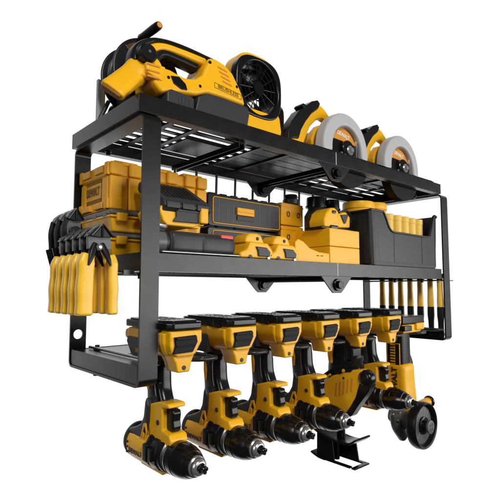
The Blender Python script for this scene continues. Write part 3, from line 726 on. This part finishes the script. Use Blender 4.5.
g = G(); g.sweep([((bx0+.054, by0+.001, -.1125), .003, .004), ((bx0+.066, by0+.001, -.129), .003, .004), ((bx0+.080, by0+.001, -.152), .003, .004), ((bx0+.100, by0+.001, zl), .003, .004), ((.80, by0+.001, zl), .003, .004), ((bx1-.052, by0+.001, zl), .003, .004), ((bx1-.032, by0+.001, -.150), .003, .004), ((bx1-.012, by0+.001, -.1005), .003, .004), ((bx1+.004, by0+.001, -.099), .003, .004)], 3, 10, 3, (0, 1, 0))
g.box(bx0-.002, bx0+.055, by0-.003, by0+.003, -.1155, -.1105, .0012); g.box(bx0-.003, bx0+.004, by0-.002, by1, zt-.004, zt+.001, .0012); g.box(bx1-.004, bx1+.004, by0-.002, by1, -.104, -.099, .0012)
part('rim', g, 'bin', bd)
g = G(); g.cyl((bx0+.011, by0+.006, zb+.001), (bx0+.006, by0+.006, zt-.003), .0085, 24); g.box(bx0+.012, bx0+.034, by0-.001, by0+.002, zb+.004, zt-.006, .0008)
for xx in (.755, .90): g.box(xx-.0006, xx+.0006, by0-.0008, by0+.001, zb+.004, zl-.004, .0002, 1)
g.box(bx0+.012, bx1-.012, by0-.0012, by0+.001, zb+.001, zb+.010, .0008)
part('corner_post', g, 'grey', bd)
# jars and sticks in the bin
for (x, rad, y, zt_, lab) in ((.716, .043, .095, -.0785, 'round yellow jar at the left inside the black bin'), (.797, .047, .112, -.071, 'larger round yellow jar inside the black bin, next to the sticks')):
    r = root('jar', lab, 'jar', (x, y, zb), 'round yellow jars in the bin')
    g = G(); g.lathe([(0, 0), (0, rad*.9), (.13, rad*.93), (zt_-.0245-zb, rad*.94), (zt_-.024-zb, 0)], (x, y, zb+.005), (0, 0, 1), 40); part('body', g, 'amber', r)
    g = G(); g.lathe([(0, 0), (0, rad*.97), (.002, rad), (.016, rad), (.0185, rad*.97), (.019, rad*.9), (.019, 0)], (x, y, zt_-.019), (0, 0, 1), 48); part('lid', g, 'yellow', r)
sl = ['leftmost pale yellow stick in the black bin, beside the larger jar', 'second pale yellow stick from the left in the bin', 'middle one of five pale yellow sticks in the bin', 'fourth pale yellow stick from the left in the bin', 'rightmost pale yellow stick in the black bin']
s0 = None
for k, (x, zt_) in enumerate(((.783, -.108), (.826, -.108), (.865, -.108), (.903, -.1085), (.941, -.109))):
    if k == 0:
        s0 = root('yellow_stick', sl[0], 'stick', (x, .05, zb+.006), 'pale yellow sticks in the bin')
        g = G(); rr = .0185; h = zt_-zb-.006; g.lathe([(0, 0), (0, rr*.95), (h*.5, rr*.95), (h-.016, rr*.95), (h-.0155, rr), (h-.001, rr), (h, rr*.95), (h, 0)], (x, .05, zb+.006), (0, 0, 1), 32); part('body', g, 'lemon', s0)
    else: dup(s0, (x-.783, 0, zt_+.108), sl[k], s0['group'])

# ================================================================== TOP SHELF
# cable reel
r = root('cable_reel', 'large black cable reel with a crank knob, behind the blower at the left end', 'cable reel', (.06, .12, 0))
cx, cz, R_ = .064, .078, .068
g = G()
for y in (.088, .136): g.lathe([(0, 0), (0, R_-.003), (.002, R_), (.004, R_), (.006, R_-.003), (.006, 0)], (cx, y, cz), (0, 1, 0), 72)
fl = part('flange', g, 'rubber', r)
g = G(); g.prism([(cx-.002, cz+.002), (cx-.046, cz+.041), (cx-.030, cz+.052), (cx+.0, cz+.058)], 'y', .0865, .0882, .0003, 1); g.cyl((cx, .088, cz), (cx, .080, cz), .014, 28); part('sector_plate', g, mat('bronze plate', (.16, .065, .015), .3, .4), fl)
g = G(); g.rod([(cx-.003, .0872, cz+.001), (cx-.047, .0872, cz+.042)], .0007, 6); part('spoke_line', g, 'silver', fl)
g = G()
for k in range(7):
    y = .0975+.0056*k; rr = .0560+.0018*math.sin(k*2.1); g.sweep([((cx+rr*math.cos(a), y+.0010*math.sin(3*a+k), cz+rr*math.sin(a)), .0031, .0031) for a in [2*PI*i/16 for i in range(16)]], 2, 8, 4, (0, 1, 0), True)
g.cyl((cx, .094, cz), (cx, .137, cz), .052, 40); part('cable', g, 'cable', r)
g = G(); g.lathe([(0, 0), (0, .0055), (.006, .0075), (.014, .0070), (.050, .0078), (.064, .0074), (.068, .0062), (.068, .0050), (.064, .0045), (.064, 0)], (.046, .088, .1405), (0, -1, -.04), 24); part('crank_knob', g, 'rubber', r)
g = G(); g.cyl((.046, .0194, .1378), (.046, .0188, .1378), .0048, 16, .0002); part('knob_end', g, 'orange', r)
g = G(); g.rod([(.005, .16, .0), (.022, .16, .04)], .004); g.rod([(.10, .10, .002), (.085, .10, .045), (.085, .165, .045), (.10, .165, .002)], .004); g.rod([(.02, .09, .002), (.03, .09, .03), (.03, .165, .03), (.02, .165, .002)], .004)
part('stand', g, 'wire', r)
g = G(); g.box(.0055, .0120, .172, .180, -.001, .083, .001); g.box(.0122, .0142, .172, .180, -.001, .084, .0005); part('stand_post', g, 'pale', r)
g = G(); g.box(.0144, .0205, .172, .180, -.001, .084, .001); part('stand_post', g, 'tan', r)
# blower
r = root('hand_blower', 'yellow and black cordless blower lying at the front left of the top shelf', 'blower', (.14, .05, 0))
ya, yb = .014, .082
g = G()
g.prism([(.050, .018), (.034, .030), (.030, .050), (.044, .064), (.066, .064), (.096, .058), (.120, .064), (.134, .076), (.142, .096), (.150, .114), (.165, .116), (.185, .112), (.205, .100), (.220, .080), (.230, .064), (.238, .0445), (.225, .0445), (.178, .0455), (.145, .0445), (.122, .034), (.085, .028)], 'y', ya, yb, .008, 4)
bd = part('body', g, 'yellow', r)
g = G(); g.prism([(.116, .001), (.240, .001), (.246, .030), (.240, .042), (.225, .0430), (.178, .0440), (.146, .0430), (.124, .032)], 'y', ya-.002, yb+.002, .003, 3); part('base', g, 'grey', r)
g = G(); g.prism([(.058, .001), (.113, .001), (.113, .024), (.106, .0255), (.066, .028), (.058, .022)], 'y', ya-.004, yb, .003, 3)
for k in range(4): g.box(.080+.007*k, .083+.007*k, ya-.005, ya, .006, .020, .0005)
part('battery', g, 'grey', r)
g = G(); g.prism([(.066, .052), (.082, .055), (.096, .046), (.100, .036), (.088, .034), (.072, .040)], 'y', ya-.002, ya+.002, .001); part('latch', g, 'black', bd)
g = G()
for k in range(4): g.prism([(.166+.004*k, .103-.008*k), (.188+.004*k, .100-.008*k), (.191+.004*k, .096-.008*k), (.168+.004*k, .099-.008*k)], 'y', ya-.0008, ya+.002, .0006, 1)
for k in range(3): g.prism([(.020+.000*k, .060-.010*k), (.044, .061-.010*k), (.044, .057-.010*k), (.020, .056-.010*k)], 'y', ya-.003, ya+.012, .001, 1)
part('vents', g, 'orange', bd)
for (sx, sz) in ((.062, .048), (.128, .052), (.214, .076), (.150, .104)):
    g = G(); g.cyl((sx, ya-.0006, sz), (sx, ya+.002, sz), .0030, 16, .0003); sc = part('screw', g, 'rubber', bd)
g = G(); g.ringp([(.160, .069), (.226, .063), (.226, .053), (.160, .059)], [(.1608, .0683), (.2252, .0623), (.2252, .0537), (.1608, .0597)], 'y', ya-.0006, ya+.001, 0); part('name_frame', g, 'brownink', bd)
text('BRUSHLESS', .0092, (.193, ya-.0004, .0612), (1, 0, -.09), (0, 0, 1), 'brownink', bd, squeeze=1.1)
g = G()
g.prism([(.020, .044), (.018, .062), (.056, .064), (.050, .036)], 'y', ya-.002, yb-.01, .004, 3)
g.sweep([((.020, .046, .048), .013, .020), ((.020, .046, .072), .011, .018), ((.034, .046, .094), .009, .017), ((.060, .046, .110), .0075, .016), ((.100, .046, .113), .0075, .016), ((.150, .046, .111), .009, .018)], 3.2, 20, 6, (0, 1, 0)); part('handle', g, 'yellow', r)
g = G()
g.sweep([((.010, .046, .066), .008, .017), ((.014, .046, .092), .007, .018), ((.034, .046, .110), .006, .018), ((.060, .046, .1195), .0045, .018), ((.100, .046, .1225), .0045, .018), ((.150, .046, .1205), .0045, .018), ((.180, .046, .1165), .0045, .02), ((.206, .046, .104), .0045, .022), ((.224, .046, .084), .0042, .024), ((.234, .046, .058), .004, .024), ((.240, .046, .036), .003, .022)], 3.2, 18, 5, (0, 1, 0))
g.sweep([((.046, .046, .082), .010, .013), ((.062, .046, .100), .008, .014), ((.095, .046, .101), .0075, .014), ((.136, .046, .098), .008, .014)], 3, 18, 5, (0, 1, 0)); part('handle_strap', g, 'rubber', r)
g = G(); g.lathe([(0, 0), (0, .013), (.003, .0160), (.034, .0160), (.036, .0)], (.023, .010, .078), (0, 1, 0), 32); kn = part('pivot', g, 'rubber', r)
g = G(); g.cyl((.023, .0102, .079), (.023, .0085, .079), .0026, 14); part('screw', g, 'mid', kn)
g = G()
g.lathe([(0, 0), (0, .019), (.003, .0225), (.022, .0235), (.030, .0225), (.034, .0205), (.040, 0)], (.050, .052, .076), (-.60, -.28, -.62), 36)
g.sweep([((.030, .046, .066), .0205, .0205), ((.014, .040, .050), .0185, .0205), ((.002, .036, .038), .0130, .0195), ((-.020, .029, .015), .0095, .0205), ((-.033, .026, .002), .0080, .0210)], 3.6, 36, 6, (1, -.35, -.20)); nz = part('nozzle', g, 'yellow', r)
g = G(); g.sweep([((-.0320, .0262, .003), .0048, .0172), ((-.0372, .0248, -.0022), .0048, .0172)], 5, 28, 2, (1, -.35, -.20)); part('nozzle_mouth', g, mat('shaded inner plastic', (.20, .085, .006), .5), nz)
# fan
r = root('jobsite_fan', 'square black and yellow fan standing on the top shelf between blower and saws', 'fan', (.32, .08, 0))
fx0, fx1, fz0, fz1 = .238, .368, .044, .176; fcx, fcz = (fx0+fx1)/2, (fz0+fz1)/2
n = 48
def sq(x0, x1, z0, z1, rr, n=n):
    cx_, cz_ = (x0+x1)/2, (z0+z1)/2; out = []
    for k in range(n):
        a = 2*PI*k/n; c, s_ = math.cos(a), math.sin(a); e = 2/rr
        out.append((cx_+(x1-x0)/2*math.copysign(abs(c)**e, c), cz_+(z1-z0)/2*math.copysign(abs(s_)**e, s_)))
    return out
g = G(); g.ringp(sq(fx0, fx1, fz0, fz1, 3.0), circ(fcx, fcz, .054, n, ry=.057), 'y', .044, .066, .004, 3)
g.ringp(circ(fcx, fcz, .056, n, ry=.059), circ(fcx, fcz, .0535, n, ry=.0565), 'y', .064, .105, .0005, 1)
part('front_frame', g, 'black', r)
g = G(); g.ringp(sq(fx0+.010, fx1+.012, fz0-.004, fz1+.017, 2.9), circ(fcx+.002, fcz+.001, .0585, n, ry=.061), 'y', .0665, .100, .006, 3)
g.prism([(fx0+.022, .003), (fx1-.004, .003), (fx1+.002, .030), (fx1-.004, .062), (fx0+.010, .062), (fx0+.012, .030)], 'y', .046, .110, .005, 3)
part('housing', g, 'yellow', r)
g = G()
for y, rings in ((.050, (.014, .026, .038, .048)), (.104, (.02, .045))):
    for q in rings: g.tube([(fcx+q*math.cos(a), y, fcz+q*1.05*math.sin(a)) for a in [2*PI*i/20 for i in range(20)]], .0010, 6, 2, True)
    for k in range(12):
        a = 2*PI*k/12+.1; g.rod([(fcx+.012*math.cos(a), y, fcz+.012*math.sin(a)), (fcx+.0545*math.cos(a), y+.001, fcz+.057*math.sin(a))], .0010, 6)
g.cyl((fcx, .055, fcz), (fcx, .046, fcz), .015, 28); part('grille', g, 'black', r)
g = G(); g.cyl((fcx, .100, fcz), (fcx, .060, fcz), .019, 28)
for k in range(5):
    a = 2*PI*k/5+.35; c, s_ = math.cos(a), math.sin(a); u = Vector((c, 0, s_)); w = Vector((-s_, 0, c)); pts = []
    t_ = bmesh.new(); rows = []
    for i in range(6):
        q = .016+.037*i/5; wd = .008+.013*math.sin(PI*.5*i/5); row = []
        for sgn in (-1, -.3, .3, 1):
            row.append(t_.verts.new(Vector((fcx, .080, fcz))+u*q+w*(wd*sgn)+Vector((0, .010*sgn*(1-.3*i/5), 0))))
        rows.append(row)
    for A, B in zip(rows, rows[1:]):
        for i in range(3): t_.faces.new((A[i], A[i+1], B[i+1], B[i]))
    bmesh.ops.solidify(t_, geom=t_.faces[:], thickness=.0015); g.add(t_)
part('blades', g, 'black', r)
g = G(); g.sweep([((.392, .075, .010), .003, .008), ((.396, .075, .045), .003, .008), ((.396, .075, .088), .003, .008), ((.384, .075, .098), .003, .008)], 3, 12, 4, (0, 1, 0)); g.sweep([((.392, .075, .008), .003, .008), ((.34, .075, .0045), .003, .008), ((.25, .075, .0045), .003, .008)], 3, 12, 4, (0, 1, 0)); part('bracket_stand', g, 'rubber', r)

# circular saws
def make_saw():
    r = root('circular_saw', '', 'circular saw', (.57, .05, 0), 'circular saws on the top shelf')
    cx, cz = .564, .021
    def arch(r0, r1, a0=-10, a1=190, n=28):
        A = [math.radians(a0+(a1-a0)*k/(n-1)) for k in range(n)]
        return [(cx+r1*math.cos(a), cz+r1*1.05*math.sin(a)) for a in A]+[(cx+.004+r0*math.cos(a), cz+r0*1.05*math.sin(a)) for a in A[::-1]]
    g = G(); g.prism(arch(.057, .0870), 'y', .016, .046, .010, 5); part('upper_guard', g, 'pale', r)
    g = G(); g.prism([(cx+.0575*math.cos(a), cz+.060*math.sin(a)) for a in [PI*k/24 for k in range(25)]], 'y', .030, .042, .001); hp = part('hub_plate', g, 'orange', r)
    g = G(); g.prism([(cx-.055, .004), (cx+.057, .004), (cx+.054, .040), (cx+.030, .044), (cx-.050, .046)], 'y', .024, .030, .002, 2); g.cyl((cx+.004, .026, .024), (cx+.004, .014, .024), .022, 32, .002); part('motor_cover', g, 'black', hp)
    g = G(); g.cyl((cx+.004, .0142, .020), (cx+.004, .008, .020), .012, 24, .002); g.cyl((cx+.004, .008, .020), (cx+.004, .003, .020), .007, 6, .001); part('arbor_bolt', g, 'nose', hp)
    g = G(); g.box(cx+.040, cx+.0425, .018, .024, .006, .052, .0008); part('riving_knife', g, 'nose', hp)
    g = G(); g.prism([(cx-.026, .006), (cx-.004, .030), (cx-.002, .024), (cx-.018, .006)], 'y', .018, .024, .001); part('blade_edge', g, 'nose', hp)
    text('DEWALT', .014, (cx+.003, .0296, .0620), (1, 0, -.16), (.16, 0, 1), 'white', hp, squeeze=.85, bold=.0003)
    g = G(); g.prism([(.394, .002), (.391, .022), (.412, .028), (.428, .036), (.450, .074), (.474, .102), (.500, .120), (.506, .133), (.526, .126), (.545, .112), (.558, .098), (.560, .030), (.545, .004), (.500, .003), (.520, .024), (.482, .026), (.478, .040), (.488, .062), (.505, .080), (.535, .088), (.540, .096), (.52, .100), (.498, .092), (.474, .070), (.460, .044), (.452, .026), (.450, .003)], 'y', .054, .074, .005, 3)
    part('handle', g, 'yellow', r)
    g = G(); g.prism([(.392, .014), (.395, .040), (.408, .066), (.432, .096), (.448, .107), (.441, .111), (.446, .118), (.458, .116), (.478, .131), (.498, .139), (.507, .132), (.500, .119), (.476, .101), (.454, .076), (.438, .052), (.430, .030), (.412, .028)], 'y', .050, .078, .005, 4)
    part('handle_grip', g, 'rubber', r)
    g = G(); g.lathe([(0, 0), (0, .034), (.004, .038), (.05, .038), (.056, .03), (.056, 0)], (cx-.01, .085, .050), (0, 1, 0), 36); part('motor', g, 'yellow', r)
    g = G(); g.prism([(.425, .001), (.712, .001), (.716, .003), (.704, .0048), (.425, .0048)], 'y', .004, .150, .0006, 1)
    g.prism([(.655, .004), (.704, .004), (.690, .016), (.664, .018)], 'y', .030, .070, .002); part('shoe', g, 'black', r)
    g = G(); A = [math.radians(184+172*k/35) for k in range(36)]
    g.prism([(cx+.020+.078*math.cos(a), .000+.066*math.sin(a)) for a in A]+[(cx+.020+.02*math.cos(a), -.004+.01*math.sin(a)) for a in A[::-1]], 'y', .026, .050, .003, 3)
    part('lower_guard', g, 'soot', r)
    return r
s1 = make_saw(); s1['label'] = 'circular saw beside the fan, over the middle joint of the top shelf'
dup(s1, (.252, 0, 0), 'circular saw at the right end of the top shelf', s1['group'])

# ================================================================== CAMERA, LIGHT, WORLD
cam_d = bpy.data.cameras.new('Camera'); cam = bpy.data.objects.new('Camera', cam_d); COL.objects.link(cam)
yaw, pit, rol = 0.72540, 0.0820784, -0.00044576
f = V(math.sin(yaw)*math.cos(pit), math.cos(yaw)*math.cos(pit), math.sin(pit)); rt = V(math.cos(yaw), -math.sin(yaw), 0); up = rt.cross(f)
c_, s_ = math.cos(rol), math.sin(rol); rt, up = rt*c_+up*s_, up*c_-rt*s_
mtx = Matrix((rt, up, -f)).transposed().to_4x4(); mtx.translation = V(-.346249, -.655936, -.311431); cam.matrix_world = mtx
cam_d.sensor_width = 36; cam_d.lens = 467.809/500*36; cam_d.clip_start = .01; cam_d.clip_end = 100
S.camera = cam

w = bpy.data.worlds.new('World'); S.world = w; w.use_nodes = True; nt = w.node_tree; bg = nt.nodes['Background']
tc = nt.nodes.new('ShaderNodeTexCoord'); dt = nt.nodes.new('ShaderNodeVectorMath'); dt.operation = 'DOT_PRODUCT'
dt.inputs[1].default_value = (.62, .785, 0)
mr = nt.nodes.new('ShaderNodeMapRange'); mr.interpolation_type = 'SMOOTHSTEP'
mr.inputs['From Min'].default_value = .34; mr.inputs['From Max'].default_value = .56; mr.inputs['To Min'].default_value = .04; mr.inputs['To Max'].default_value = 1.06
nt.links.new(tc.outputs['Generated'], dt.inputs[0]); nt.links.new(dt.outputs['Value'], mr.inputs['Value']); nt.links.new(mr.outputs['Result'], bg.inputs['Strength'])
bg.inputs['Color'].default_value = (1, 1, 1, 1)

def area(name, loc, tgt, size, power, sy=None, col=(1, 1, 1)):
    l = bpy.data.lights.new(name, 'AREA'); l.energy = power; l.size = size; l.color = col
    if sy: l.shape = 'RECTANGLE'; l.size_y = sy
    o = bpy.data.objects.new(name, l); COL.objects.link(o); o.location = loc
    o.rotation_euler = (Vector(tgt)-Vector(loc)).to_track_quat('-Z', 'Y').to_euler()
area('softbox_right', (1.9, -2.1, -.30), (.45, 0, -.27), 2.6, 52, 1.1, (1, .99, .97))
area('softbox_key', (-.35, -2.0, 1.15), (.4, 0, -.25), .6, 40, .6, (1, .985, .95))
area('softbox_side', (-2.2, -.45, .35), (.0, .1, -.3), .6, 17, 1.2)
S.view_settings.view_transform = 'Standard'; S.view_settings.look = 'None'; S.view_settings.exposure = 0; S.view_settings.gamma = 1
S.cycles.max_bounces = 8
